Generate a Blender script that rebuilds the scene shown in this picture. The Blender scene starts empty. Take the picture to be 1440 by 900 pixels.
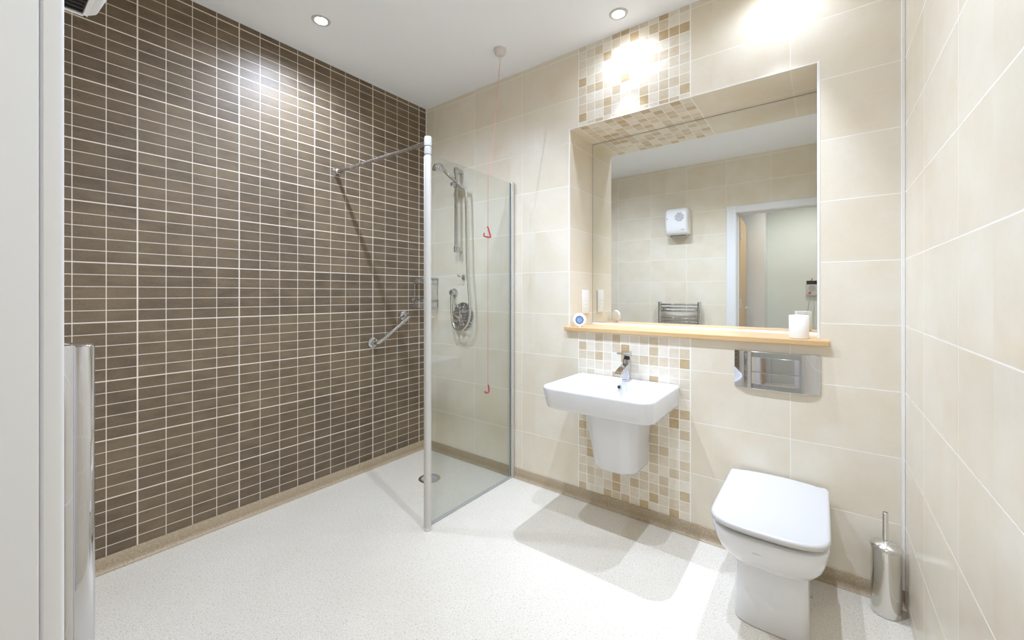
import bpy, bmesh, math, random
from mathutils import Vector, Matrix
random.seed(7)
C = bpy.context.scene.collection
PI = math.pi

# ------------------------------------------------------------------ sizes
W, H, D = 2.66, 2.58, 2.077          # room: x 0..W, y -D..0, z 0..H
Z0 = 2.5524                          # a horizontal grout line common to all walls
NX0, NX1, NZ0, NZ1, ND = 1.242, 2.396, 0.958, 2.126, 0.30    # mirror niche
DX0, DX1, DZ = 1.712, 2.575, 2.0     # door opening
WT = 0.13                            # thickness of the wall with the door
HY, HXL, HXR = -3.42, 1.25, 3.7      # hall

# ------------------------------------------------------------------ mesh helpers
def bm_new(): return bmesh.new()

def box(bm, x0, x1, y0, y1, z0, z1, bev=0, seg=2):
    r = bmesh.ops.create_cube(bm, size=1)
    vs = r['verts']
    bmesh.ops.scale(bm, vec=(x1-x0, y1-y0, z1-z0), verts=vs)
    bmesh.ops.translate(bm, vec=((x0+x1)/2, (y0+y1)/2, (z0+z1)/2), verts=vs)
    if bev:
        es = {e for v in vs for e in v.link_edges}
        bmesh.ops.bevel(bm, geom=list(es), offset=bev, segments=seg, affect='EDGES', profile=0.5)
    return bm

def loft(bm, loops, cap0=True, cap1=True, closed=True):
    rings = [[bm.verts.new(p) for p in lp] for lp in loops]
    n = len(rings[0])
    for a, b in zip(rings, rings[1:]):
        for i in range(n if closed else n-1):
            j = (i+1) % n
            bm.faces.new((a[i], a[j], b[j], b[i]))
    if cap0: bm.faces.new(list(reversed(rings[0])))
    if cap1: bm.faces.new(rings[-1])
    return rings

def tube(bm, pts, r, n=16, rs=None):
    pts = [Vector(p) for p in pts]
    loops = []; up = None
    for i, p in enumerate(pts):
        if i == 0: t = pts[1]-pts[0]
        elif i == len(pts)-1: t = pts[-1]-pts[-2]
        else: t = (pts[i+1]-p).normalized()+(p-pts[i-1]).normalized()
        t.normalize()
        if up is None:
            up = Vector((0, 0, 1)) if abs(t.z) < .9 else Vector((1, 0, 0))
        u = (up - t*up.dot(t)).normalized(); v = t.cross(u); up = u
        rr_ = rs[i] if rs else r
        loops.append([p+(u*math.cos(2*PI*k/n)+v*math.sin(2*PI*k/n))*rr_ for k in range(n)])
    loft(bm, loops)
    return bm

def spline(pts, k=8):
    pts = [Vector(p) for p in pts]; out = []
    P = [pts[0]*2-pts[1]] + pts + [pts[-1]*2-pts[-2]]
    for i in range(1, len(P)-2):
        a, b, c, d = P[i-1], P[i], P[i+1], P[i+2]
        for s in range(k):
            t = s/k
            out.append(.5*((2*b)+(c-a)*t+(2*a-5*b+4*c-d)*t*t+(3*b-a-3*c+d)*t**3))
    out.append(pts[-1]); return out

def lathe(bm, prof, loc=(0, 0, 0), axis=(0, 0, 1), n=32, c0=True, c1=True):
    q = Vector((0, 0, 1)).rotation_difference(Vector(axis).normalized()).to_matrix()
    loc = Vector(loc)
    loft(bm, [[loc+q @ Vector((r*math.cos(2*PI*k/n), r*math.sin(2*PI*k/n), z)) for k in range(n)] for r, z in prof], c0, c1)
    return bm

def rr(x0, x1, y0, y1, z, rf=.03, rb=.01, n=8):
    """rounded rectangle; rf = radius of the two corners at y0 (front), rb at y1"""
    out = []
    for cx, cy, r, a0 in ((x1-rb, y1-rb, rb, 0), (x0+rb, y1-rb, rb, 90), (x0+rf, y0+rf, rf, 180), (x1-rf, y0+rf, rf, 270)):
        for k in range(n+1):
            a = math.radians(a0+90*k/n)
            out.append((cx+r*math.cos(a), cy+r*math.sin(a), z))
    return out

def dloop(cx, hw, yb, yf, z, fd, p=3.0, rb=.012, n=28, bb=0.0):
    """toilet shaped outline: straight sides, superellipse front, slightly bowed back"""
    ys = yf+fd; out = []
    for k in range(n+1):
        t = PI*k/n
        c_, s_ = math.cos(t), math.sin(t)
        out.append((cx+hw*math.copysign(abs(c_)**(2/p), c_), ys-fd*abs(s_)**(2/p), z))
    out.reverse()
    # now runs left -> front -> right ; close along the back
    m = 4
    for k in range(m+1):
        a = math.radians(90*k/m)
        out.append((cx+hw-rb+rb*math.cos(a), yb-rb+rb*math.sin(a), z))
    for k in range(1, 8):
        s_ = k/8
        x = hw-rb-(2*hw-2*rb)*s_
        out.append((cx+x, yb+bb*(1-(x/hw)**2), z))
    for k in range(m+1):
        a = math.radians(90+90*k/m)
        out.append((cx-hw+rb+rb*math.cos(a), yb-rb+rb*math.sin(a), z))
    return out

def wloc(o):
    v = Vector((0, 0, 0))
    while o: v += o.location; o = o.parent
    return v

def obj(name, bm, m, parent=None, smooth=35, **props):
    bmesh.ops.recalc_face_normals(bm, faces=bm.faces)
    if parent: bmesh.ops.translate(bm, vec=-wloc(parent), verts=bm.verts)
    me = bpy.data.meshes.new(name); bm.to_mesh(me); bm.free()
    for mm in (m if isinstance(m, (list, tuple)) else [m]): me.materials.append(mm)
    if smooth:
        for p in me.polygons: p.use_smooth = True
        me.set_sharp_from_angle(angle=math.radians(smooth))
    o = bpy.data.objects.new(name, me); C.objects.link(o); o.parent = parent
    for k, v in props.items(): o[k] = v
    return o

def thing(name, label, cat, loc, group=None):
    o = bpy.data.objects.new(name, None); C.objects.link(o)
    o.empty_display_size = .05; o.location = loc
    o['label'] = label; o['category'] = cat
    if group: o['group'] = group
    return o

def quad_obj(name, quads, mats, **props):
    """quads: list of (4 points, 4 uvs, material index); a single mesh with UVs in metres"""
    me = bpy.data.meshes.new(name)
    vs, fs, uvs = [], [], []
    for pts, uv, mi in quads:
        b = len(vs); vs += pts; fs.append(tuple(range(b, b+len(pts)))); uvs += uv
    me.from_pydata(vs, [], fs); me.update()
    ul = me.uv_layers.new(name='UVMap')
    for i, uv in enumerate(uvs): ul.data[i].uv = uv
    for m in mats: me.materials.append(m)
    for p, q in zip(me.polygons, quads): p.material_index = q[2]
    o = bpy.data.objects.new(name, me); C.objects.link(o)
    for k, v in props.items(): o[k] = v
    return o

# ------------------------------------------------------------------ materials
def new_mat(name):
    m = bpy.data.materials.new(name); m.use_nodes = True
    nt = m.node_tree; return m, nt, nt.nodes['Principled BSDF']

def pbr(name, col, rough=.5, metal=0.0, spec=.5, coat=0.0, emis=None, es=0, noise=0.0, nscale=20):
    m, nt, b = new_mat(name)
    b.inputs['Base Color'].default_value = (*col, 1)
    b.inputs['Roughness'].default_value = rough
    b.inputs['Metallic'].default_value = metal
    b.inputs['Specular IOR Level'].default_value = spec
    b.inputs['Coat Weight'].default_value = coat
    if emis:
        b.inputs['Emission Color'].default_value = (*emis, 1); b.inputs['Emission Strength'].default_value = es
    tc = nt.nodes.new('ShaderNodeTexCoord'); n = nt.nodes.new('ShaderNodeTexNoise')
    n.inputs['Scale'].default_value = nscale; n.inputs['Detail'].default_value = 3
    nt.links.new(tc.outputs['Object'], n.inputs['Vector'])
    mr = nt.nodes.new('ShaderNodeMapRange')
    mr.inputs['To Min'].default_value = max(0, rough-.02); mr.inputs['To Max'].default_value = rough+.02
    nt.links.new(n.outputs['Fac'], mr.inputs['Value']); nt.links.new(mr.outputs['Result'], b.inputs['Roughness'])
    if noise:
        mx = nt.nodes.new('ShaderNodeMix'); mx.data_type = 'RGBA'
        mx.inputs['A'].default_value = (*[c*(1-noise) for c in col], 1)
        mx.inputs['B'].default_value = (*[min(1, c*(1+noise)) for c in col], 1)
        nt.links.new(n.outputs['Fac'], mx.inputs['Factor']); nt.links.new(mx.outputs['Result'], b.inputs['Base Color'])
    return m

class NB:
    def __init__(s, nt): s.nt = nt
    def link(s, v, inp):
        if isinstance(v, (int, float)): inp.default_value = v
        elif isinstance(v, tuple): inp.default_value = v if len(v) != 3 or inp.type == 'VECTOR' else (*v, 1)
        else: s.nt.links.new(v, inp)
    def math(s, op, a, b=0.0, c=0.0):
        n = s.nt.nodes.new('ShaderNodeMath'); n.operation = op
        for i, v in enumerate((a, b, c)): s.link(v, n.inputs[i])
        return n.outputs[0]
    def mapr(s, v, a, b, c, d):
        n = s.nt.nodes.new('ShaderNodeMapRange'); s.link(v, n.inputs['Value'])
        for k, x in zip(('From Min', 'From Max', 'To Min', 'To Max'), (a, b, c, d)): n.inputs[k].default_value = x
        return n.outputs['Result']
    def mix(s, f, a, b, mode='MIX'):
        n = s.nt.nodes.new('ShaderNodeMix'); n.data_type = 'RGBA'; n.blend_type = mode
        s.link(f, n.inputs['Factor']); s.link(a, n.inputs['A']); s.link(b, n.inputs['B'])
        return n.outputs['Result']
    def xyz(s, x, y, z=0.0):
        n = s.nt.nodes.new('ShaderNodeCombineXYZ')
        for i, v in enumerate((x, y, z)): s.link(v, n.inputs[i])
        return n.outputs[0]
    def white(s, v):
        n = s.nt.nodes.new('ShaderNodeTexWhiteNoise'); s.link(v, n.inputs['Vector']); return n.outputs['Value'], n.outputs['Color']
    def noise(s, v, scale, detail=3, rough=.5):
        n = s.nt.nodes.new('ShaderNodeTexNoise'); s.link(v, n.inputs['Vector'])
        n.inputs['Scale'].default_value = scale; n.inputs['Detail'].default_value = detail; n.inputs['Roughness'].default_value = rough
        return n.outputs['Fac']
    def vmul(s, v, vec):
        n = s.nt.nodes.new('ShaderNodeVectorMath'); n.operation = 'MULTIPLY'; s.link(v, n.inputs[0]); n.inputs[1].default_value = vec
        return n.outputs[0]
    def vadd(s, a, b):
        n = s.nt.nodes.new('ShaderNodeVectorMath'); n.operation = 'ADD'; s.link(a, n.inputs[0]); s.link(b, n.inputs[1]); return n.outputs[0]
    def lines(s, u, off, sp, w, soft=.0006):
        d = s.math('PINGPONG', s.math('SUBTRACT', u, off), sp/2)
        return s.mapr(d, w/2-soft, w/2+soft, 1, 0)
    def cell(s, u, off, sp): return s.math('FLOOR', s.math('DIVIDE', s.math('SUBTRACT', u, off), sp))
    def bump(s, h, strength, dist, bsdf):
        n = s.nt.nodes.new('ShaderNodeBump'); n.inputs['Strength'].default_value = strength; n.inputs['Distance'].default_value = dist
        s.link(h, n.inputs['Height']); s.nt.links.new(n.outputs[0], bsdf.inputs['Normal'])
    def uv(s):
        n = s.nt.nodes.new('ShaderNodeTexCoord'); sp = s.nt.nodes.new('ShaderNodeSeparateXYZ')
        s.nt.links.new(n.outputs['UV'], sp.inputs[0]); return n.outputs['UV'], sp.outputs[0], sp.outputs[1]

GROUT = (.80, .72, .62)

def mat_brown():
    m, nt, b = new_mat('brown_scored_tile'); k = NB(nt); uv, u, v = k.uv()
    g = k.math('MAXIMUM', k.lines(u, .0697, .1, .0028), k.lines(v, Z0, .05, .0026))
    gh = k.math('MAXIMUM', k.lines(u, .0697, .4, .0052), k.lines(v, Z0, .25, .0046))
    g = k.math('MAXIMUM', g, gh)
    cid = k.xyz(k.cell(u, .0697, .1), k.cell(v, Z0, .05)); r1, _ = k.white(cid)
    tid = k.xyz(k.cell(u, .0697, .4), k.cell(v, Z0, .25), 5.0); r2, rc = k.white(tid)
    n1 = k.noise(k.vadd(k.vmul(uv, (1, 2.2, 1)), k.vmul(rc, (9, 9, 9))), 9, 4, .6)
    n2 = k.noise(uv, 130, 3, .7)
    f = k.math('ADD', k.math('MULTIPLY', n1, .55), k.math('ADD', k.math('MULTIPLY', r1, .10), k.math('ADD', k.math('MULTIPLY', r2, .16), k.math('MULTIPLY', n2, .34))))
    f = k.mapr(f, .30, .90, 0, 1)
    col = k.mix(f, BROWN_A, BROWN_B)
    col = k.mix(g, col, GROUT)
    nt.links.new(col, b.inputs['Base Color'])
    nt.links.new(k.mapr(g, 0, 1, .50, .8), b.inputs['Roughness'])
    b.inputs['Specular IOR Level'].default_value = .5
    k.bump(k.math('ADD', k.math('SUBTRACT', 1, g), k.math('MULTIPLY', n2, .12)), .35, .0012, b)
    return m

def cream_nodes(k, uv, u, v, uo, us, mosaic=False, uw=.0031):
    u0 = u
    if mosaic: u = k.math('SUBTRACT', u, k.math('MULTIPLY', k.math('GREATER_THAN', u, 1.6), 1.9019-.0987+.0026))
    g = k.math('MAXIMUM', k.lines(u, uo, us, uw), k.lines(v, Z0, .25, .0034))
    tid = k.xyz(k.math('ADD', k.cell(u, uo, us), k.math('FLOOR', u0)), k.cell(v, Z0, .25), 2.0); r, rc = k.white(tid)
    n1 = k.noise(k.vadd(uv, k.vmul(rc, (7, 7, 7))), 5.5, 4, .55)
    n2 = k.noise(uv, 60, 4, .65)
    f = k.math('ADD', k.math('MULTIPLY', n1, .7), k.math('ADD', k.math('MULTIPLY', r, .12), k.math('MULTIPLY', n2, .18)))
    f = k.mapr(f, .3, .72, 0, 1)
    col = k.mix(f, CREAM_A, CREAM_B)
    u = u0
    if mosaic:
        mx = k.math('MULTIPLY', k.math('GREATER_THAN', u, 1.2987), k.math('LESS_THAN', u, 1.9019))
        mo = 1.2987; ms = .05027
        mg = k.math('MAXIMUM', k.lines(u, mo, ms, .0036), k.lines(v, Z0, .05, .0036))
        mid = k.xyz(k.cell(u, mo, ms), k.cell(v, Z0, .05), 9.0); mr_, mc = k.white(mid)
        p = k.math('POWER', mr_, 1.8)
        nn = k.noise(k.vadd(k.vmul(uv, (1, 1.6, 1)), k.vmul(mc, (9, 9, 9))), 34, 4, .65)
        ff = k.mapr(k.math('ADD', k.math('MULTIPLY', p, .8), k.math('MULTIPLY', nn, .5)), .18, 1.1, 0, 1)
        mcol = k.mix(ff, MOS_A, MOS_B)
        col = k.mix(mx, col, mcol); g = k.math('ADD', k.math('MULTIPLY', g, k.math('SUBTRACT', 1, mx)), k.math('MULTIPLY', mg, mx))
        g = k.math('MAXIMUM', g, k.math('MAXIMUM', k.lines(u, 1.2987, 50, .005), k.lines(u, 1.9019, 50, .005)))
        tb = k.math('MULTIPLY', k.math('SUBTRACT', mr_, .5), k.math('MULTIPLY', mx, .5))
    return col, g, n2

def mat_cream(name, uo, us=.4, mosaic=False, rough=.36, uw=.0031):
    m, nt, b = new_mat(name); k = NB(nt); uv, u, v = k.uv()
    col, g, n2 = cream_nodes(k, uv, u, v, uo, us, mosaic, uw)
    col = k.mix(g, col, (.90, .87, .80))
    nt.links.new(col, b.inputs['Base Color'])
    nt.links.new(k.mapr(g, 0, 1, rough, .75), b.inputs['Roughness'])
    k.bump(k.math('ADD', k.math('SUBTRACT', 1, g), k.math('MULTIPLY', n2, .05)), .3, .001, b)
    return m

def mat_vinyl(name, VIN_A, VIN_B, VIN_C, VIN_D):
    m, nt, b = new_mat(name); k = NB(nt)
    tc = nt.nodes.new('ShaderNodeTexCoord'); p = tc.outputs['Object']
    n1 = k.noise(p, 300, 2, .7); n2 = k.noise(p, 380, 1, .5); n3 = k.noise(p, 2.2, 4, .55); n4 = k.noise(p, 150, 2, .6)
    col = k.mix(k.mapr(n1, .38, .62, 0, 1), VIN_A, VIN_B)
    col = k.mix(k.mapr(n2, .57, .66, 0, .8), col, VIN_C)
    col = k.mix(k.mapr(n4, .58, .68, 0, .6), col, VIN_D)
    col = k.mix(k.mapr(n3, .3, .7, 0, .12), col, VIN_D)
    nt.links.new(col, b.inputs['Base Color']); b.inputs['Roughness'].default_value = .42
    b.inputs['Specular IOR Level'].default_value = .35
    k.bump(n1, .15, .0006, b)
    return m

def mat_oak(name, axis=0):
    m, nt, b = new_mat(name); k = NB(nt)
    tc = nt.nodes.new('ShaderNodeTexCoord'); p = tc.outputs['Object']
    sc = [45, 45, 45]; sc[axis] = 2.0
    n1 = k.noise(k.vmul(p, tuple(sc)), 1.0, 4, .6)
    sc2 = [160, 160, 160]; sc2[axis] = 5
    n2 = k.noise(k.vmul(p, tuple(sc2)), 1.0, 3, .6)
    col = k.mix(k.mapr(n1, .3, .7, 0, 1), (.60, .375, .165), (.70, .485, .26))
    col = k.mix(k.mapr(n2, .55, .75, 0, .35), col, (.48, .28, .11))
    nt.links.new(col, b.inputs['Base Color']); b.inputs['Roughness'].default_value = .32
    return m

def mat_glass():
    m, nt, b = new_mat('clear_glass'); nt.nodes.remove(b); k = NB(nt)
    out = nt.nodes['Material Output']
    lw = nt.nodes.new('ShaderNodeLayerWeight'); lw.inputs['Blend'].default_value = .5
    f = k.math('ADD', .04, k.math('MULTIPLY', k.math('POWER', lw.outputs['Facing'], 5.0), .9))
    t = nt.nodes.new('ShaderNodeBsdfTransparent'); t.inputs[0].default_value = (.935, .955, .945, 1)
    g = nt.nodes.new('ShaderNodeBsdfGlossy'); g.inputs['Roughness'].default_value = .005
    mx = nt.nodes.new('ShaderNodeMixShader'); k.link(f, mx.inputs[0])
    nt.links.new(t.outputs[0], mx.inputs[1]); nt.links.new(g.outputs[0], mx.inputs[2]); nt.links.new(mx.outputs[0], out.inputs[0])
    return m

BROWN_A, BROWN_B = (.088, .061, .038), (.240, .178, .110)
CREAM_A, CREAM_B = (.805, .750, .645), (.735, .645, .495)
MOS_A, MOS_B = (.82, .770, .67), (.52, .37, .19)
VIN_A, VIN_B, VIN_C, VIN_D = (.58, .53, .435), (.80, .755, .675), (.95, .93, .90), (.40, .32, .22)

M_BROWN = mat_brown()
M_BACK = mat_cream('cream_tile_with_mosaic', .0987, .4, True)
M_RIGHT = mat_cream('cream_tile_right', .36, .4, rough=.24, uw=.0014)
M_FRONT = mat_cream('cream_tile_front', .44, .393)
M_REVEAL = mat_cream('cream_tile_reveal', -5.0, 40.0)
M_VINYL = mat_vinyl('speckled_vinyl', VIN_A, VIN_B, VIN_C, VIN_D)
M_SKIRT = mat_vinyl('shade_toned_vinyl', (.33, .25, .155), (.47, .38, .26), (.62, .54, .42), (.24, .17, .10))  # same vinyl as the floor, upright-face shade put into a darker tan
M_OAK = mat_oak('oak_board', 0); M_OAKD = mat_oak('oak_door_wood', 2)
M_CEIL = pbr('ceiling_paint', (.91, .925, .95), .9, noise=.01)
M_PAINT = pbr('white_gloss_paint', (.78, .78, .78), .35, noise=.01)
M_HALL = pbr('pale_green_grey_paint', (.74, .76, .71), .85, noise=.02)
M_CERAM = pbr('white_ceramic', (.74, .74, .75), .10)
M_LID = pbr('white_seat_plastic', (.555, .545, .53), .25)
M_CHROME = pbr('chrome', (.60, .60, .62), .05, metal=1)
M_SATIN = pbr('satin_silver', (.80, .79, .76), .28, metal=.75)
M_STEEL = pbr('polished_steel', (.74, .73, .70), .14, metal=1)
M_ALU = pbr('white_aluminium', (.58, .56, .52), .32, metal=.0)
M_MIRROR = pbr('mirror_silver', (.86, .88, .86), 0.0, metal=1)
M_GLASS = mat_glass()
M_EDGE = pbr('glass_edge_green', (.10, .14, .13), .15)
M_GASKET = pbr('grey_gasket', (.22, .25, .24), .3)
M_DARK = pbr('dark_rubber', (.03, .03, .03), .5)
M_GREY = pbr('grey_plastic', (.42, .42, .42), .45)
M_FIN = pbr('dark_grey_metal', (.10, .10, .10), .3, metal=.6)
M_CLAMP = pbr('clamp_grey', (.42, .41, .39), .35)
M_LGREY = pbr('light_grey_plastic', (.62, .60, .58), .4)
M_WHITE = pbr('white_plastic', (.86, .86, .86), .3)
M_PINKW = pbr('pinkish_white_plastic', (.70, .63, .62), .4)
M_RED = pbr('red_plastic', (.62, .05, .07), .35)
M_CORD = pbr('pale_red_cord', (.72, .36, .33), .7)
M_BLUE = pbr('pale_blue_display', (.22, .36, .62), .25)
M_BLUER = pbr('dark_blue_ring', (.07, .11, .22), .3)
M_TRIM = pbr('white_tile_trim', (.88, .87, .84), .3)
M_LAMP = pbr('lamp_glow', (1, 1, 1), .4, emis=(1, .97, .92), es=26)
M_HLAMP = pbr('added_hall_lamp_glow', (1, 1, 1), .4, emis=(1, .97, .92), es=8)
M_STONE = pbr('cream_pottery', (.86, .85, .82), .35)

S = dict(kind='structure')
# ------------------------------------------------------------------ room shell
def wallq(axis, c, a0, a1, z0, z1, flip=False, mi=0):
    """vertical quad; axis 'x': plane x=c spanning y a0..a1 with u=-y ; axis 'y': plane y=c spanning x with u=x"""
    if axis == 'x':
        pts = [(c, a0, z0), (c, a1, z0), (c, a1, z1), (c, a0, z1)]; uv = [(-a0, z0), (-a1, z0), (-a1, z1), (-a0, z1)]
    else:
        pts = [(a0, c, z0), (a1, c, z0), (a1, c, z1), (a0, c, z1)]; uv = [(a0, z0), (a1, z0), (a1, z1), (a0, z1)]
    if flip: pts.reverse(); uv.reverse()
    return pts, uv, mi
def hq(x0, x1, y0, y1, z, up=True, mi=0, voff=0.0):
    pts = [(x0, y0, z), (x1, y0, z), (x1, y1, z), (x0, y1, z)]; uv = [(p[0], p[1]+voff) for p in pts]
    if not up: pts.reverse(); uv.reverse()
    return pts, uv, mi

T = .10
def shell_box(x0, x1, y0, y1, z0, z1, mi):
    """the six outer faces of a slab, for wall thickness"""
    return [wallq('x', x0, y0, y1, z0, z1, True, mi), wallq('x', x1, y0, y1, z0, z1, False, mi),
            wallq('y', y0, x0, x1, z0, z1, False, mi), wallq('y', y1, x0, x1, z0, z1, True, mi),
            hq(x0, x1, y0, y1, z0, False, mi), hq(x0, x1, y0, y1, z1, True, mi)]

quad_obj('floor', shell_box(0, W, -D, 0, -.1, 0, 0), [M_VINYL], **S)
quad_obj('ceiling', shell_box(0, W, -D, 0, H, H+.1, 0), [M_CEIL], **S)
quad_obj('wall_left', shell_box(-T, 0, -D-WT, 0, -.1, H+.1, 0), [M_BROWN], **S)
quad_obj('wall_right', shell_box(W, W+T, -D, 0, -.1, H+.1, 0), [M_RIGHT], **S)
# back wall with the tiled niche
bq = []
for x0, x1, z0, z1 in ((-T, NX0, -.1, H+.1), (NX1, W+T, -.1, H+.1), (NX0, NX1, -.1, NZ0), (NX0, NX1, NZ1, H+.1)):
    bq.append(wallq('y', 0, x0, x1, z0, z1))
bq.append(wallq('x', NX0, 0, ND, NZ0, NZ1, True, 1))
bq.append(wallq('x', NX1, 0, ND, NZ0, NZ1, False, 1))
bq.append(hq(NX0, NX1, 0, ND, NZ1, False, 0, .0524))
bq.append(hq(NX0, NX1, 0, ND, NZ0, True, 1))
bq.append(wallq('y', ND, NX0, NX1, NZ0, NZ1, False, 1))
bq.append(wallq('y', ND+.1, -T, W+T, -.1, H+.1, True, 1))
bq += [wallq('x', -T, 0, ND+.1, -.1, H+.1, True, 1), wallq('x', W+T, 0, ND+.1, -.1, H+.1, False, 1),
       hq(-T, W+T, 0, ND+.1, -.1, False, 1), hq(-T, W+T, 0, ND+.1, H+.1, True, 1)]
quad_obj('wall_back', bq, [M_BACK, M_REVEAL], **S)
# wall with the door opening
fq = shell_box(0, DX0-.012, -D-WT, -D, 0, H, 0) + shell_box(DX1+.012, W, -D-WT, -D, 0, H, 0) + shell_box(DX0-.012, DX1+.012, -D-WT, -D, DZ+.012, H, 0)
fo = quad_obj('wall_front', fq, [M_FRONT, M_HALL], **S)
for p in fo.data.polygons:
    if p.center.y < -D-WT+.001: p.material_index = 1

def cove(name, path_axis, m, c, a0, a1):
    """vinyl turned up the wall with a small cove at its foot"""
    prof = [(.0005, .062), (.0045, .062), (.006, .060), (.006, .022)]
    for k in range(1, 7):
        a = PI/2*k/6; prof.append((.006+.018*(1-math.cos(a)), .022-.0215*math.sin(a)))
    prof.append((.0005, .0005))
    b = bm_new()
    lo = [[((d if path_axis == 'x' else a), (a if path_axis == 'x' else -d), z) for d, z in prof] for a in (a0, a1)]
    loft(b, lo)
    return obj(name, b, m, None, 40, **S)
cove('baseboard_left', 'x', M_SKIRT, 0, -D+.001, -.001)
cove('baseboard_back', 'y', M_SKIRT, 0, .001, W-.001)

# tile trims
def trim(n, x0, x1, y0, y1, z0, z1):
    obj('trim_%d' % n, box(bm_new(), x0, x1, y0, y1, z0, z1, .0012, 1), M_TRIM, None, 40, **S)
trim(1, W-.011, W-.0002, -.011, -.0002, .063, H-.001)
trim(2, NX1, NX1+.009, -.0022, -.0002, NZ0+.03, NZ1+.008)
trim(3, NX0-.008, NX0, -.0022, -.0002, NZ0+.03, NZ1+.008)
trim(4, NX0, NX1, -.0022, -.0002, NZ1, NZ1+.006)
trim(5, .0002, .006, -.006, -.0002, .063, H-.001)

# ------------------------------------------------------------------ door frame, door leaf, hall
b = bm_new()
box(b, DX0-.012, DX0, -D-WT-.002, -D-.002, 0, DZ, .002)
box(b, DX1, DX1+.012, -D-WT-.002, -D+.001, 0, DZ, .002)
box(b, DX0-.012, DX1+.012, -D-WT-.002, -D+.001, DZ, DZ+.012, .002)
box(b, DX0, DX0+.012, -D-WT+.045, -D-WT+.075, 0, DZ-.012, .002)      # door stop
box(b, DX0, DX1, -D-WT+.045, -D-WT+.075, DZ-.012, DZ, .002)
dj = obj('door_1', b, M_PAINT, None, 40, **S)
def architrave(name, x0, x1, z0, z1, vert):
    b = bm_new(); box(b, x0, x1, -D-.0018, -D+.018, z0, z1, .004, 3); return obj(name, b, M_PAINT, dj)
architrave('architrave', DX0-.09, DX0-.004, 0, DZ+.0735, True)
architrave('architrave', DX1+.004, W-.002, 0, DZ+.0735, True)
architrave('architrave', DX0-.004, DX1+.004, DZ+.004, DZ+.0735, False)

leaf = thing('door_leaf', 'oak bathroom door swung open into the hall beyond the white frame', 'door', (DX0-.01, -D-WT-.005, .008))
LX0, LX1 = DX0-.03, DX0+.012
HX_ = LX1-.040
b = bm_new(); sk = .045
loft(b, [[(LX0, -D-WT-.008, z), (LX1, -D-WT-.008, z), (LX1-sk, -3.02, z), (LX0-sk, -3.02, z)] for z in (.008, DZ-.006)]); bmesh.ops.bevel(b, geom=b.edges[:], offset=.002, segments=1, affect='EDGES')
obj('panel', b, M_OAKD, leaf)
for hz in (.25, 1.02, 1.74):
    b = bm_new(); box(b, LX1-.034, LX1-.006, -D-WT-.0085, -D-WT-.0065, hz, hz+.1)
    tube(b, [(LX1+.004, -D-WT-.006, hz), (LX1+.004, -D-WT-.006, hz+.1)], .0055, 12)
    obj('hinge', b, M_SATIN, leaf)
b = bm_new(); tube(b, spline([(HX_, -2.94, 1.0), (HX_+.045, -2.94, 1.0), (HX_+.055, -2.93, 1.0), (HX_+.062, -2.83, 1.0)], 5), .009, 12)
lathe(b, [(.025, 0), (.025, .008)], (HX_, -2.94, 1.0), (1, 0, 0), 24)
obj('handle', b, M_SATIN, leaf)

y1 = -D-WT
quad_obj('floor_hall', shell_box(HXL, HXR, HY, y1, -.1, 0, 0) + [hq(DX0, DX1, y1, -D, 0.0)], [M_VINYL], **S)
quad_obj('ceiling_hall', shell_box(HXL, HXR, HY, y1, 2.42, 2.52, 0), [M_CEIL], **S)
quad_obj('wall_hall_far', shell_box(HXL-.1, HXR+.1, HY-.1, HY, 0, 2.42, 0), [M_HALL], **S)
quad_obj('wall_hall_left', shell_box(HXL-.1, HXL, HY, y1, 0, 2.42, 0), [M_PAINT], **S)
quad_obj('wall_hall_right', shell_box(HXR, HXR+.1, HY, y1, 0, 2.42, 0), [M_HALL], **S)
quad_obj('wall_hall_near', shell_box(W, HXR, y1, y1+.1, 0, 2.42, 0), [M_HALL], **S)
quad_obj('wall_hall_stub', shell_box(HXL, 1.86, HY, -3.10, 0, 2.42, 0), [M_PAINT], **S)

# ------------------------------------------------------------------ downlights
LAMPS = [(.357, -1.022), (1.597, -.145), (2.27, -.17), (1.12, -1.03), (1.93, -1.03)]
LBL = ['recessed ceiling downlight nearest the brown tiled wall, glowing',
       'recessed ceiling downlight above the mosaic strip and mirror, glowing',
       'recessed ceiling downlight over the toilet, close to the cream tiled wall',
       'recessed ceiling downlight over the open floor in front of the shower screen',
       'recessed ceiling downlight over the open floor in front of the toilet']
# per fitting: (beam watts, beam angle) pairs; the two by the mirror have a narrow reflector plus soft spill
POWER = [[(25, 164)], [(56, 50), (4, 158)], [(38, 50), (4, 158)], [(36, 144)], [(35, 144)]]
for (x, y), lb, pw in zip(LAMPS, LBL, POWER):
    t = thing('downlight', lb, 'ceiling light', (x, y, H), 'recessed ceiling downlights')
    b = bm_new()
    lathe(b, [(.030, -.004), (.034, -.006), (.042, -.005), (.046, -.0005), (.030, -.0005)], (x, y, H), n=40, c0=False, c1=False)
    obj('bezel', b, M_ALU, t)
    b = bm_new(); lathe(b, [(.0005, -.0035), (.020, -.003), (.030, -.0015), (.030, -.0008)], (x, y, H), n=32)
    obj('lamp', b, M_LAMP, t)
    for en, an in pw:
        l = bpy.data.lights.new('downlight_beam', 'SPOT'); l.energy = en; l.spot_size = math.radians(an); l.spot_blend = .9
        l.shadow_soft_size = .012; l.color = (.83, .97, 1.22)
        lo = bpy.data.objects.new('downlight_beam', l); C.objects.link(lo); lo.location = (x, y, H-.03)
t = thing('downlight', 'unseen hall ceiling downlight added to light the hall beyond the open door', 'ceiling light', (2.3, -2.75, 2.42), 'recessed ceiling downlights')
b = bm_new(); lathe(b, [(.030, -.004), (.034, -.006), (.042, -.005), (.046, -.0005), (.030, -.0005)], (2.3, -2.75, 2.42), n=40, c0=False, c1=False)
obj('bezel', b, M_ALU, t)
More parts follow.
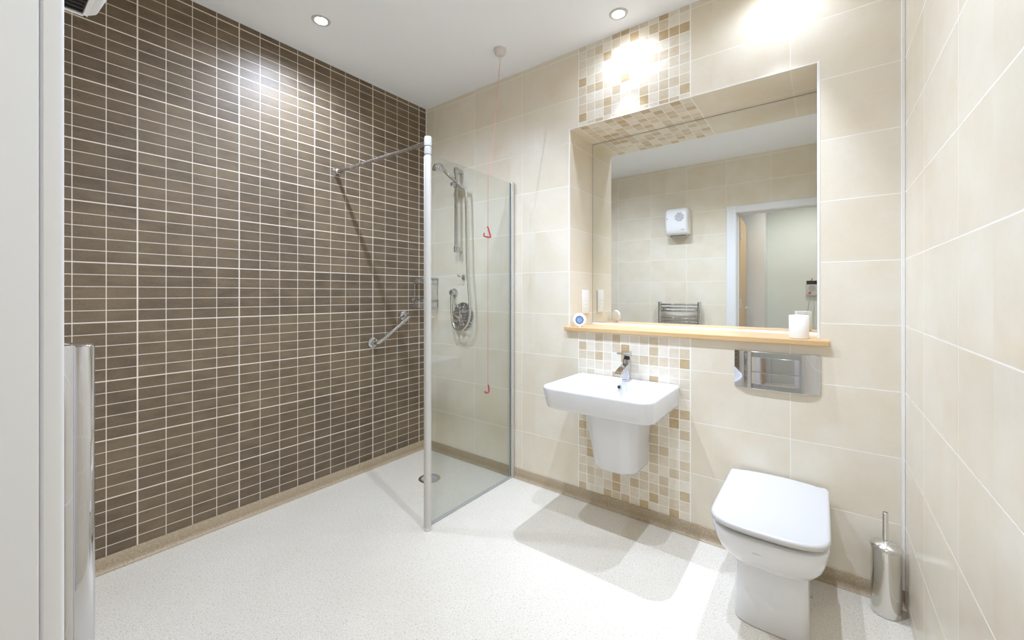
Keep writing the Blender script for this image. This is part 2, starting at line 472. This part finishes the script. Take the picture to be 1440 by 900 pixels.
b = bm_new(); lathe(b, [(.0005, -.0035), (.020, -.003), (.030, -.0015), (.030, -.0008)], (2.3, -2.75, 2.42), n=32)
obj('lamp', b, M_HLAMP, t)
l = bpy.data.lights.new('added_hall_beam', 'SPOT'); l.energy = 21; l.spot_size = math.radians(170); l.spot_blend = 1; l.shadow_soft_size = .04  # unseen fitting, added so the hall behind the camera is lit
lo = bpy.data.objects.new('added_hall_beam', l); C.objects.link(lo); lo.location = (2.3, -2.75, 2.38)

# ------------------------------------------------------------------ shower screen
GX, PY_ = .832, -.741
t = thing('shower_screen', 'frameless clear glass shower screen with white post and chrome support rail', 'shower screen', (.84, -.37, 0))
obj('glass_panel', box(bm_new(), GX-.004, GX+.004, PY_+.0165, -.0342, .012, 1.876), M_GLASS, t, 0)
obj('bottom_seal', box(bm_new(), GX-.006, GX+.006, PY_+.02, -.026, .0008, .011, .001, 1), M_GREY, t, label='dark grey seal strip along the floor')
b = bm_new(); box(b, GX-.013, GX+.013, -.030, -.0065, .0008, 1.883, .003, 2)
obj('wall_channel', b, M_ALU, t)
b = bm_new(); box(b, GX-.0043, GX+.0043, -.0340, -.0303, .012, 1.8755); obj('gasket', b, M_GASKET, t, 0, label='dark gasket line where the glass meets the wall channel')
PX_ = .854
b = bm_new(); lathe(b, [(.0140, .012), (.0160, .014), (.0160, 1.862)], (PX_, PY_, 0), n=32)
box(b, GX-.006, PX_-.005, PY_-.004, PY_+.016, .014, 1.862, .002)
post = obj('post', b, M_ALU, t)
b = bm_new(); lathe(b, [(.0185, .0008), (.0185, .011), (.0172, .0135)], (PX_, PY_, 0), n=32); obj('foot_cap', b, M_LGREY, post)
b = bm_new(); lathe(b, [(.0165, 1.862), (.0185, 1.864), (.0185, 1.895), (.0170, 1.897), (.0170, 1.903), (.0190, 1.905), (.0190, 1.942), (.0165, 1.951), (.006, 1.953)], (PX_, PY_, 0), n=32)
obj('top_bracket', b, M_CLAMP, post, label='grey clamp bracket on top of the post')
b = bm_new(); tube(b, [(.012, -.737, 1.927), (PX_-.010, PY_, 1.922)], .0105, 20)
rail = obj('support_rail', b, M_CHROME, t)
b = bm_new(); lathe(b, [(.024, .0006), (.024, .005), (.019, .012), (.0145, .030), (.012, .032)], (0, -.737, 1.927), (1, 0, 0), 28); obj('wall_flange', b, M_CHROME, rail)

# ------------------------------------------------------------------ shower fittings on the cream wall
RX = .372
t = thing('shower_riser_rail', 'chrome shower riser rail with two wall brackets behind the glass', 'shower rail', (RX, -.0, 1.48))
obj('rail', tube(bm_new(), [(RX, -.052, 1.462), (RX, -.052, 2.052)], .0125, 20), M_CHROME, t)
for z in (1.485, 2.033):
    b = bm_new(); box(b, RX-.016, RX+.016, -.045, -.0006, z-.016, z+.016, .006, 3)
    lathe(b, [(.006, -.024), (.014, -.022), (.0175, -.016), (.0175, .016), (.014, .022), (.006, .024)], (RX, -.052, z), n=24)
    obj('bracket', b, M_CHROME, t)
b = bm_new(); lathe(b, [(.010, -.022), (.017, -.020), (.017, .020), (.010, .022)], (RX, -.052, 1.935), n=24)
lathe(b, [(.016, .0), (.016, .020), (.013, .028)], (RX-.004, -.062, 1.935), (-.35, -1, 0), 24)
tube(b, [(RX, -.052, 1.935), (RX+.05, -.060, 1.925)], .012, 16)
obj('slider', b, M_CHROME, t)

hp = Vector((.352, -.20, 2.017)); he = Vector((.437, -.060, 1.905))
t = thing('hand_shower', 'chrome dome shower handset on its rail holder with hose looping down', 'shower head', tuple(he))
ax = Vector((-.27, .22, -1)).normalized()
b = bm_new(); lathe(b, [(.004, .036), (.018, .0335), (.031, .024), (.040, .009), (.0430, -.007), (.0415, -.013), (.038, -.0155), (.002, -.0155)], hp, -ax, 32)
obj('head', b, M_CHROME, t)
d = (he-hp)
b = bm_new(); tube(b, spline([hp+Vector((.012, .02, .010)), hp+d*.38+Vector((0, 0, .010)), hp+d*.75+Vector((0, 0, .004)), he], 6), .01, 16,
                   rs=[.0115]*6+[.0105]*6+[.012]*6+[.011]); obj('handle', b, M_CHROME, t)
hose_pts = [he, (.462, -.055, 1.878), (.472, -.056, 1.72), (.478, -.058, 1.52), (.486, -.060, 1.33), (.506, -.062, 1.13), (.509, -.063, 1.03),
            (.488, -.065, .965), (.440, -.066, .925), (.385, -.064, .925), (.345, -.058, .965), (.325, -.050, 1.05), (.318, -.044, 1.12), (.312, -.040, 1.150)]
b = bm_new(); sp = spline(hose_pts, 14)
tube(b, sp, .0088, 12, rs=[.0088+(.0008 if i % 2 else 0) for i in range(len(sp))]); obj('hose', b, M_STEEL, t)

t = thing('hose_outlet', 'round chrome wall outlet feeding the shower hose, left of the round valve', 'shower fitting', (.306, 0, 1.178))
b = bm_new(); lathe(b, [(.030, .0006), (.030, .006), (.026, .010), (.021, .012), (.021, .036), (.015, .042), (.008, .043)], (.306, 0, 1.180), (0, -1, 0), 32)
obj('escutcheon', b, M_CHROME, t)
b = bm_new(); lathe(b, [(.0115, 0), (.0115, .02), (.0135, .022), (.0135, .034)], (.309, -.030, 1.165), (.05, -.18, -1), 20); obj('nut', b, M_CHROME, t)

VX, VZ = .392, 1.013
t = thing('shower_valve', 'large round chrome shower valve plate with two lever controls', 'shower valve', (VX, 0, VZ))
b = bm_new(); lathe(b, [(.0985, .0006), (.0985, .004), (.094, .0085), (.060, .0105), (.002, .011)], (VX, 0, VZ), (0, -1, 0), 56); obj('plate', b, M_CHROME, t)
for dz, an in ((.043, 28), (-.043, -12)):
    b = bm_new(); lathe(b, [(.026, .010), (.026, .030), (.022, .034), (.020, .052), (.016, .056), (.002, .057)], (VX, 0, VZ+dz), (0, -1, 0), 28)
    c_ = Vector((VX, -.045, VZ+dz))
    for q in range(4):
        a = math.radians(an+90*q); e = c_+Vector((math.cos(a), -.12, math.sin(a)))*.050
        tube(b, [c_, e], .005, 10, rs=[.0080, .0062])
        lathe(b, [(.001, -.006), (.005, -.0045), (.0065, 0), (.005, .0045), (.001, .006)], e, (math.cos(a), 0, math.sin(a)), 12)
    obj('control', b, M_CHROME, t)

t = thing('wall_hook', 'small square chrome wall hook above the round shower valve', 'hook', (.398, 0, 1.293))
b = bm_new(); box(b, .385, .411, -.010, -.0006, 1.272, 1.304, .002); obj('plate', b, M_CHROME, t)
b = bm_new(); tube(b, spline([(.398, -.008, 1.292), (.396, -.030, 1.292), (.388, -.048, 1.297), (.384, -.052, 1.306)], 5), .005, 12); obj('pin', b, M_CHROME, t)

# corner wire caddy
t = thing('wire_caddy', 'two-tier chrome wire caddy in the shower corner behind the screen post', 'caddy', (.03, -.03, 1.06))
def arc(z, r0=.118, x0=.0082, y0=-.0082, n=12):
    return [(x0+(r0+.012)*math.cos(PI/2*k/n)**.72 if k < n else x0, y0-(r0)*math.sin(PI/2*k/n)**.72, z) for k in range(n+1)]
for name, zt, zb in (('top_basket', 1.286, 1.250), ('lower_basket', 1.128, 1.066)):
    b = bm_new()
    for z in (zt, zb): tube(b, [(.0082, -.0082, z)]+arc(z)+[(.0082, -.0082, z)], .0042 if z == zt else .002, 8)
    for k, (p, q) in enumerate(zip(arc(zt, n=18), arc(zb, n=18))): tube(b, [p, q], .0016, 6)
    for k in range(1, 8):
        y = -.0082-.118*k/8; xe = .0082+.130*(1-(k/8)**2.6)**.4
        tube(b, [(.0082, y, zb), (xe, y, zb)], .0016, 6)
    obj(name, b, M_CHROME, t)
b = bm_new()
for p in ((.0060, -.118), (.132, -.0060)):
    obj('upright', tube(bm_new(), [(p[0], p[1], 1.066), (p[0], p[1], 1.290)], .0028, 8), M_CHROME, t)
lathe(b, [(.011, .0006), (.011, .004), (.006, .008)], (0, -.127, 1.128), (1, 0, 0), 16)
tube(b, [(.005, -.127, 1.128), (.006, -.118, 1.128)], .003, 8)
obj('wall_fixing', b, M_CHROME, t)

# ------------------------------------------------------------------ grab bar on the brown wall
t = thing('grab_bar', 'short angled chrome grab bar on the brown tiled wall', 'grab bar', (0, -.34, .93))
A, B_ = Vector((0, -.471, .842)), Vector((0, -.210, 1.013)); u = (B_-A).normalized(); off = Vector((.066, 0, 0))
pts = [A+Vector((.004, 0, 0)), A+off*.55, A+off*.86+u*.010, A+off+u*.034, A+off+u*.10, B_+off-u*.10, B_+off-u*.034, B_+off*.86-u*.010, B_+off*.55, B_+Vector((.004, 0, 0))]
obj('bar', tube(bm_new(), spline(pts, 6), .0125, 20), M_CHROME, t)
for p in (A, B_):
    b = bm_new(); lathe(b, [(.036, .0006), (.036, .006), (.030, .011), (.018, .013), (.0165, .020), (.013, .021)], p, (1, 0, 0), 32); obj('flange', b, M_CHROME, t)

# ------------------------------------------------------------------ emergency pull cord
t = thing('emergency_pull_cord', 'red emergency pull cord from a ceiling switch, hanging past the glass', 'pull cord', (.93, -.265, H))
b = bm_new(); lathe(b, [(.036, -.0006), (.036, -.010), (.031, -.030), (.020, -.037), (.004, -.038)], (.935, -.268, H), n=8); obj('ceiling_switch', b, M_PINKW, t, 50)
b = bm_new(); tube(b, [(.935, -.268, 2.545), (.934, -.267, 2.50)], .006, 10, rs=[.006, .0025]); obj('cord_guide', b, M_PINKW, t)
sp = spline([(.934, -.267, 2.50), (.90, -.258, 2.27), (.868, -.249, 2.07), (.843, -.2415, 1.905), (.834, -.2405, 1.883), (.822, -.2405, 1.868), (.8195, -.240, 1.60), (.8195, -.240, 1.2), (.8195, -.240, .622)], 6)
obj('cord', tube(bm_new(), sp, .0019, 8), M_CORD, t)
def vdir(): return Vector((math.cos(.6494), math.sin(.6494), 0))
r_ = vdir()
def bangle(zc, pts, name):
    P0 = Vector((.8195, -.240, zc)); b = bm_new()
    tube(b, [P0+r_*a+Vector((0, 0, c)) for a, c in pts], .0050, 10); obj(name, b, M_RED, t)
bangle(1.538, [(-.006, .034), (.001, .033), (.006, .014), (.017, -.024), (.015, -.028), (-.004, -.027), (-.022, -.021), (-.024, -.017), (-.021, -.002)], 'triangle_pull')
bangle(.602, [(.002, .026), (.006, .008), (.007, -.010), (.002, -.021), (-.008, -.024), (-.016, -.020), (-.018, -.013)], 'hook_pull')

# ------------------------------------------------------------------ floor drain
t = thing('floor_drain', 'round metal shower drain set into the pale floor', 'drain', (.43, -.351, 0))
b = bm_new(); lathe(b, [(.069, .0004), (.069, .002), (.064, .0035), (.052, .0030), (.050, .0008)], (.43, -.351, 0), n=40, c0=False, c1=False); obj('rim', b, M_STEEL, t)
b = bm_new(); lathe(b, [(.0505, .0006), (.0505, .0012), (.045, .0016), (.044, .0040), (.003, .0046)], (.43, -.351, 0), n=40); obj('cover', b, M_GREY, t)

# ------------------------------------------------------------------ wash basin
BX = 1.580; BHW = .2735; RZ = .722
t = thing('wash_basin', 'white wall-hung ceramic wash basin with half pedestal on the mosaic strip', 'basin', (BX, -.0, .285))
def bl(ins, z, yf, rf, yb=-.0008, rb=.006): return rr(BX-BHW+ins, BX+BHW-ins, yf, yb, z, rf, rb, 10)
b = bm_new()
loops = [bl(.055, .612, -.345, .06), bl(.016, .613, -.398, .066), bl(.007, .618, -.410, .068), bl(.004, .630, -.414, .068), bl(0, .708, -.438, .066), bl(.001, .7155, -.4375, .066), bl(.005, .7205, -.434, .063), bl(.009, RZ, -.430, .060),
         bl(.019, RZ, -.420, .052, -.085, .045), bl(.024, .7195, -.416, .050, -.090, .044), bl(.029, .711, -.411, .048, -.094, .042), bl(.048, .664, -.396, .05, -.103, .045), bl(.068, .646, -.375, .055, -.118, .05), bl(.12, .638, -.32, .06, -.16, .05), bl(.20, .634, -.27, .03, -.215, .02)]
loft(b, loops); obj('bowl', b, M_CERAM, t, 50)
b = bm_new()
def sl(z, hw, yf, rf): return rr(BX-hw, BX+hw, yf, -.0008, z, rf, .004, 10)
loft(b, [sl(.287, .085, -.165, .065), sl(.288, .104, -.192, .074), sl(.294, .112, -.203, .08), sl(.306, .1155, -.208, .08), sl(.36, .119, -.218, .08), sl(.46, .127, -.237, .08), sl(.56, .135, -.257, .08), sl(.613, .139, -.266, .08)])
obj('half_pedestal', b, M_CERAM, t, 50)
b = bm_new(); lathe(b, [(.0075, 0), (.0105, .001), (.0105, .003), (.0075, .0035)], (BX+.003, -.0985, .692), (0, -1, .25), 24, c0=False, c1=False)
ov = obj('overflow_ring', b, M_CHROME, t)
b = bm_new(); lathe(b, [(.0078, .0005), (.0078, .0015)], (BX+.003, -.0985, .692), (0, -1, .25), 20); obj('overflow_hole', b, M_DARK, ov, label='dark overflow hole')
b = bm_new(); lathe(b, [(.024, .0), (.024, .004), (.020, .006), (.002, .007)], (BX, -.245, .6345), n=28); obj('waste', b, M_CHROME, t)

TX, TY = 1.607, -.058
t = thing('mixer_tap', 'chrome lever mixer tap standing on the white basin ledge', 'tap', (TX, TY, RZ))
b = bm_new()
loft(b, [rr(TX-.021, TX+.021, TY-.021, TY+.021, RZ+.0008, .008, .008, 4), rr(TX-.021, TX+.021, TY-.021, TY+.021, RZ+.006, .008, .008, 4), rr(TX-.018, TX+.018, TY-.018, TY+.018, RZ+.010, .006, .006, 4), rr(TX-.0175, TX+.0175, TY-.018, TY+.018, RZ+.112, .006, .006, 4)])
obj('body', b, M_CHROME, t)
b = bm_new()
def yl(y, zc, hx, hz): return [(TX+sx*hx, y, zc+sz*hz) for sx, sz in ((1, 1), (-1, 1), (-1, -1), (1, -1))]
loft(b, [yl(TY-.015, RZ+.075, .0165, .017), yl(TY-.05, RZ+.071, .0165, .013), yl(TY-.100, RZ+.060, .0165, .009), yl(TY-.124, RZ+.053, .0160, .007)])
bmesh.ops.bevel(b, geom=b.edges[:], offset=.002, segments=2, affect='EDGES'); obj('spout', b, M_CHROME, t)
b = bm_new(); lathe(b, [(.016, 0), (.016, .012)], (TX, TY, RZ+.112), n=24); obj('neck', b, M_DARK, t, label='dark cartridge neck under the lever')
b = bm_new(); loft(b, [yl(TY+.021, RZ+.138, .0185, .014), yl(TY-.02, RZ+.141, .0185, .012), yl(TY-.066, RZ+.147, .0178, .0065), yl(TY-.094, RZ+.151, .0170, .004)])
bmesh.ops.bevel(b, geom=b.edges[:], offset=.0018, segments=2, affect='EDGES'); obj('lever', b, M_CHROME, t)

# ------------------------------------------------------------------ toilet
CX = 2.267
t = thing('toilet', 'white back-to-wall toilet with closed lid below the chrome flush plate', 'toilet', (CX, -.25, 0))
YB = -.026
b = bm_new()
loft(b, [dloop(CX, .112, YB, -.452, .0008, .075, 3.6), dloop(CX, .1125, YB, -.456, .006, .075, 3.6), dloop(CX, .111, YB, -.454, .10, .075, 3.6), dloop(CX, .110, YB, -.452, .205, .075, 3.6),
         dloop(CX, .112, YB, -.462, .222, .085, 3.3), dloop(CX, .121, YB, -.490, .233, .10, 3.0), dloop(CX, .137, YB, -.528, .254, .12, 2.8), dloop(CX, .151, YB, -.566, .288, .13, 2.8), dloop(CX, .160, YB, -.594, .328, .135, 2.9),
         dloop(CX, .1640, YB, -.608, .362, .13, 3), dloop(CX, .1650, YB, -.611, .378, .125, 3), dloop(CX, .162, YB, -.608, .3830, .125, 3)])
pan = obj('pan', b, M_CERAM, t, 60)
b = bm_new()
loft(b, [dloop(CX, .146, -.14, -.584, .3838, .125, 3), dloop(CX, .150, -.135, -.590, .386, .125, 3), dloop(CX, .150, -.135, -.590, .400, .125, 3), dloop(CX, .148, -.138, -.587, .4010, .125, 3)])
obj('seat', b, M_LID, t, 50)
b = bm_new()
def ll(ins, z): return dloop(CX, .1680-ins, -.126-ins, -.619+ins, z, .125, 3.2, .012, bb=.026)
loft(b, [ll(.006, .4018), ll(.001, .4028), ll(0, .405), ll(0, .413), ll(.002, .418), ll(.006, .4205), ll(.012, .4212), ll(.06, .4220)])
obj('lid', b, M_LID, t, 40)
for sx in (-.075, .075):
    b = bm_new(); lathe(b, [(.010, -.022), (.012, -.020), (.012, .020), (.010, .022)], (CX+sx, -.113, .4045), (1, 0, 0), 20); box(b, CX+sx-.010, CX+sx+.010, -.12, -.098, .3838, .402, .003); obj('hinge', b, M_WHITE, t)
b = bm_new(); lathe(b, [(.007, 0), (.007, .004), (.004, .007)], (CX+.111, -.205, .035), (1, 0, 0), 16); obj('fixing_cap', b, M_GREY, t, label='small grey fixing screw cap')
b = bm_new(); box(b, CX-.034, CX-.010, -.5985, -.5965, .3375, .3395); obj('maker_mark', b, M_GREY, t, label='tiny grey maker mark on the bowl front')

# flush plate
t = thing('flush_plate', 'rectangular polished chrome flush plate on the wall under the shelf', 'flush plate', (2.25, 0, .835))
FX0, FX1, FZ0, FZ1 = 2.094, 2.408, .753, .917
b = bm_new(); n = 28; loops = []
for k in range(n+1):
    s_ = k/n; x = FX0+(FX1-FX0)*s_; e = min(s_, 1-s_)/.24
    y = -.0225 if e >= 1 else -.0225+.017*(1-e)**2.2
    loops.append([(x, -.0006, FZ0), (x, y+.001, FZ0), (x, y, FZ0+.0015), (x, y-.0006, (FZ0+FZ1)/2), (x, y, FZ1-.0015), (x, y+.001, FZ1), (x, -.0006, FZ1)])
loft(b, loops); obj('frame_plate', b, M_CHROME, t, 25)
for nm, z0, z1 in (('button', .829, .893), ('button', .776, .8265)):
    b = bm_new()
    m_ = 14; lo = []
    for k in range(m_+1):
        s_ = k/m_; x = 2.164+(2.338-2.164)*s_; yy = -.0238-.0045*(1-(2*s_-1)**2)
        lo.append([(x, -.0210, z0), (x, yy+.0006, z0), (x, yy-.0004, z0+.001), (x, yy-.0018, (z0+z1)/2), (x, yy-.0004, z1-.001), (x, yy+.0006, z1), (x, -.0210, z1)])
    loft(b, lo); obj(nm, b, M_CHROME, t, 25)

# ------------------------------------------------------------------ toilet brush
QX, QY = 2.600, -.082
t = thing('toilet_brush', 'polished steel toilet brush holder on the floor in the right corner', 'toilet brush', (QX, QY, 0))
b = bm_new(); lathe(b, [(.038, .0008), (.0425, .002), (.043, .006), (.0435, .236), (.042, .238)], (QX, QY, 0), n=44); obj('canister', b, M_STEEL, t)
b = bm_new(); lathe(b, [(.0445, .2385), (.046, .241), (.0455, .245), (.038, .254), (.022, .261), (.010, .264), (.009, .268)], (QX, QY, 0), n=44); obj('lid', b, M_STEEL, t)
b = bm_new(); lathe(b, [(.0085, .268), (.0085, .366), (.0065, .368), (.006, .362), (.001, .361)], (QX-.002, QY, 0), n=24); obj('handle', b, M_STEEL, t)

# ------------------------------------------------------------------ niche: shelf, mirror, and what stands there
SZ = .980
t = thing('shelf', 'long oak shelf board under the recessed mirror', 'shelf', ((NX0+NX1)/2, .13, SZ))
b = bm_new()
prof = [(1.219, -.030), (2.437, -.030), (2.437, -.0008), (NX1-.0008, -.0008), (NX1-.0008, ND-.0008), (NX0+.0008, ND-.0008), (NX0+.0008, -.0008), (1.219, -.0008)]
loft(b, [[(x, y, SZ-.0215) for x, y in prof], [(x, y, SZ) for x, y in prof]])
bmesh.ops.bevel(b, geom=[e for e in b.edges if all(v.co.y < -.02 for v in e.verts)], offset=.002, segments=2, affect='EDGES')
obj('board', b, M_OAK, t, 30)
b = bm_new(); lo = []
for x in (NX0+.001, NX1-.001):
    lo.append([(x, ND-.0115, SZ+.0004), (x, ND-.0055, SZ+.0085), (x, ND-.0055, SZ+.0004)])
loft(b, lo); obj('sealant_bead', b, M_WHITE, t, label='white sealant bead along the back of the shelf')

t = thing('mirror', 'large frameless mirror set back in the tiled niche above the shelf', 'mirror', ((NX0+NX1)/2, ND-.003, SZ+.01))
obj('mirror_glass', box(bm_new(), NX0+.003, NX1-.003, ND-.0050, ND-.0006, SZ+.009, NZ1-.004), M_MIRROR, t, 0)
b = bm_new(); box(b, NX0+.0008, NX1-.0008, ND-.0055, ND-.0006, NZ1-.0040, NZ1-.0008); box(b, NX0+.0008, NX0+.003, ND-.0055, ND-.0006, SZ+.009, NZ1-.0042)
obj('dark_edge', b, M_GREY, t, label='thin dark edge line around the mirror')

nrm = Vector((1.13, -2.15, 0)).normalized()
DXc, DYc = 1.2885, .030
t = thing('round_gadget', 'small white round gadget with blue centre at the left end of the shelf', 'thermometer', (DXc, DYc, SZ))
cc = Vector((DXc, DYc, SZ+.0402))
b = bm_new(); lathe(b, [(.030, -.008), (.036, -.006), (.0395, 0), (.0395, .006), (.036, .011), (.027, .013), (.024, .011), (.002, .011)], cc, nrm, 40); obj('case', b, M_WHITE, t)
b = bm_new(); lathe(b, [(.0185, .0112), (.0225, .0112), (.0225, .0128), (.0185, .0128), (.0185, .0112)], cc, nrm, 36, False, False); obj('ring', b, M_BLUER, t)
b = bm_new(); lathe(b, [(.0183, .0112), (.0183, .0124), (.002, .0126)], cc, nrm, 36); obj('display', b, M_BLUE, t)
b = bm_new(); box(b, DXc-.013, DXc+.013, DYc-.010, DYc+.010, SZ+.0006, SZ+.004, .001); obj('foot', b, M_WHITE, t)

t = thing('tumbler', 'white cylindrical tumbler at the right end of the oak shelf', 'cup', (2.333, .043, SZ))
b = bm_new(); lathe(b, [(.032, .0006), (.0355, .002), (.0362, .006), (.0362, .098), (.0348, .100), (.0332, .098), (.0328, .010), (.002, .008)], (2.333, .043, SZ), n=44); obj('cup', b, M_STONE, t)

t = thing('shaver_socket', 'white shaver socket plate on the left side of the mirror niche', 'socket', (NX0, .187, 1.12))
b = bm_new(); box(b, NX0+.0006, NX0+.010, .144, .230, 1.052, 1.196, .003, 3); pl = obj('plate', b, M_WHITE, t)
b = bm_new(); box(b, NX0+.010, NX0+.0115, .160, .214, 1.086, 1.150, .0005, 1); obj('cover', b, M_WHITE, pl)
b = bm_new()
for yy in (.176, .198):
    for zz in (1.105, 1.130): lathe(b, [(.0026, .0112), (.0026, .0119)], (NX0, yy, zz), (1, 0, 0), 12)
obj('pin_holes', b, M_GREY, pl)

# ------------------------------------------------------------------ towel radiator on the door wall
t = thing('towel_radiator', 'curved chrome ladder towel radiator on the wall beside the door', 'radiator', (1.163, -D, .30))
for x in (.958, 1.370):
    b = bm_new()
    def st(z, s=1): 
        return [(x+.0185*s*math.cos(a)*abs(math.cos(a))**-.35 if abs(math.cos(a)) > 1e-6 else x, -2.010+.0215*s*math.sin(a)*abs(math.sin(a))**-.1 if abs(math.sin(a)) > 1e-6 else -2.010, z) for a in [2*PI*k/28+.001 for k in range(28)]]
    loft(b, [st(.300, .9), st(.303), st(1.080), st(1.083, .9)]); obj('upright', b, M_CHROME, t, 50)
zs = [1.053, 1.018, .982, .905, .870, .834, .757, .722, .686, .609, .574, .538, .461, .426, .390, .345]
for z in zs:
    pts = [(x, -2.012+.030*(1-((x-1.164)/.206)**2), z) for x in [.960+.408*k/14 for k in range(15)]]
    obj('rung', tube(bm_new(), pts, .0105, 14), M_CHROME, t)
for x in (.995, 1.333):
    for z in (1.0, .44):
        b = bm_new(); lathe(b, [(.016, .0006), (.016, .010), (.009, .014), (.009, .066)], (x, -D, z), (0, 1, 0), 18); obj('wall_fixing', b, M_CHROME, t)

# ------------------------------------------------------------------ fan heater on the door wall
HX0, HX1, HZ0, HZ1 = 1.035, 1.270, 1.820, 2.103
t = thing('fan_heater', 'white downflow fan heater high on the wall above the towel radiator', 'heater', ((HX0+HX1)/2, -D, HZ0))
b = bm_new()
def hl(z, dep, ins=0): return rr(HX0+ins, HX1-ins, -D+.0006, -D+dep, z, .003, .032, 8)
loft(b, [hl(HZ0+.001, .122, .006), hl(HZ0, .126, .002), hl(HZ0+.006, .134), hl(HZ0+.05, .151), hl(HZ0+.12, .158), hl(HZ0+.20, .156), hl(HZ0+.25, .146), hl(HZ0+.270, .130, .004), hl(HZ1, .104, .016)], cap0=True)
obj('casing', b, M_WHITE, t, 50)
gcx, gcz = 1.190, HZ0+.178
b = bm_new()
for i in range(6):
    dz = -.040+.016*i; hwid = math.sqrt(max(.0004, .048**2-dz**2))
    yy = -D+.1585
    box(b, gcx-hwid, gcx+hwid, yy-.004, yy+.0012, gcz+dz-.0045, gcz+dz+.0045, .001, 1)
obj('round_louvre', b, M_GREY, t, label='grey louvred round air inlet')
b = bm_new(); lathe(b, [(.005, -.004), (.005, .0015)], (1.064, -D+.157, gcz-.012), (0, 1, 0), 14); obj('indicator', b, M_DARK, t)
b = bm_new(); box(b, 1.205, 1.235, -D+.145, -D+.1508, HZ0+.040, HZ0+.046); obj('maker_mark', b, M_GREY, t, label='tiny grey maker mark')
b = bm_new(); box(b, HX0+.03, HX1-.03, -D+.016, -D+.110, HZ0-.0024, HZ0-.0004); gr = obj('outlet_grille', b, M_DARK, t, label='dark air outlet grille underneath')
for k in range(10):
    x = HX0+.038+(HX1-HX0-.076)*k/9
    b = bm_new(); box(b, x-.0022, x+.0022, -D+.018, -D+.108, HZ0-.0085, HZ0-.0025); obj('fin', b, M_FIN, gr)
b = bm_new()
fx0, fx1, fy0, fy1 = HX0+.022, HX1-.022, -D+.008, -D+.118
for a in ((fx0, fx1, fy0, fy0+.008), (fx0, fx1, fy1-.008, fy1), (fx0, fx0+.008, fy0, fy1), (fx1-.008, fx1, fy0, fy1)): box(b, *a, HZ0-.0095, HZ0+.0005, .001, 1)
obj('outlet_frame', b, M_WHITE, t)

# ------------------------------------------------------------------ alarm panel in the hall (seen in the mirror)
AX, AZ = 2.318, 1.150
t = thing('alarm_panel', 'grey wall intercom with round speaker and red button on the hall wall', 'intercom', (AX, HY, AZ))
b = bm_new(); box(b, AX-.060, AX+.060, HY+.0006, HY+.035, AZ, AZ+.175, .005); obj('case', b, M_LGREY, t)
b = bm_new(); box(b, AX-.054, AX+.054, HY+.030, HY+.040, AZ+.135, AZ+.178, .003); obj('black_header', b, M_DARK, t)
b = bm_new(); lathe(b, [(.036, .034), (.036, .038), (.003, .038)], (AX, HY, AZ+.088), (0, 1, 0), 28); obj('speaker', b, M_GREY, t)
b = bm_new(); lathe(b, [(.013, .034), (.013, .040), (.003, .042)], (AX-.022, HY, AZ+.032), (0, 1, 0), 18); obj('button', b, M_RED, t)
b = bm_new(); tube(b, [(AX-.01, HY+.02, AZ+.175), (AX+.004, HY+.03, AZ+.205)], .005, 8); obj('indicator', b, M_RED, t)
b = bm_new()
tube(b, spline([(AX-.02, HY+.02, AZ+.002), (AX-.03, HY+.02, AZ-.08), (AX-.045, HY+.015, AZ-.20), (AX-.04, HY+.015, AZ-.40)], 6), .0022, 6)
tube(b, spline([(AX+.01, HY+.02, AZ+.002), (AX+.02, HY+.02, AZ-.10), (AX+.01, HY+.015, AZ-.24), (AX+.02, HY+.015, AZ-.42)], 6), .0022, 6)
obj('cable', b, M_LGREY, t)

# ------------------------------------------------------------------ world, camera, colour
wd = bpy.data.worlds.new('World'); bpy.context.scene.world = wd; wd.use_nodes = True
wd.node_tree.nodes['Background'].inputs[0].default_value = (.9, .95, 1, 1)
wd.node_tree.nodes['Background'].inputs[1].default_value = .3

cam = bpy.data.cameras.new('camera'); co = bpy.data.objects.new('camera', cam); C.objects.link(co)
cam.sensor_fit = 'HORIZONTAL'; cam.sensor_width = 36; cam.lens = 579.84/1440*36
cam.shift_x = (720-715.76)/1440; cam.shift_y = (412.89-450)/1440
cam.clip_start = .01
co.location = (2.4123, -2.1287, 1.173); co.rotation_euler = (PI/2, 0, .6494)
sc = bpy.context.scene; sc.camera = co
sc.view_settings.view_transform = 'Standard'; sc.view_settings.look = 'None'
sc.view_settings.gamma = 1; sc.view_settings.use_curve_mapping = False
sc.view_settings.exposure = 0.88
sc.cycles.max_bounces = 16; sc.cycles.diffuse_bounces = 8; sc.cycles.glossy_bounces = 8; sc.cycles.transparent_max_bounces = 16
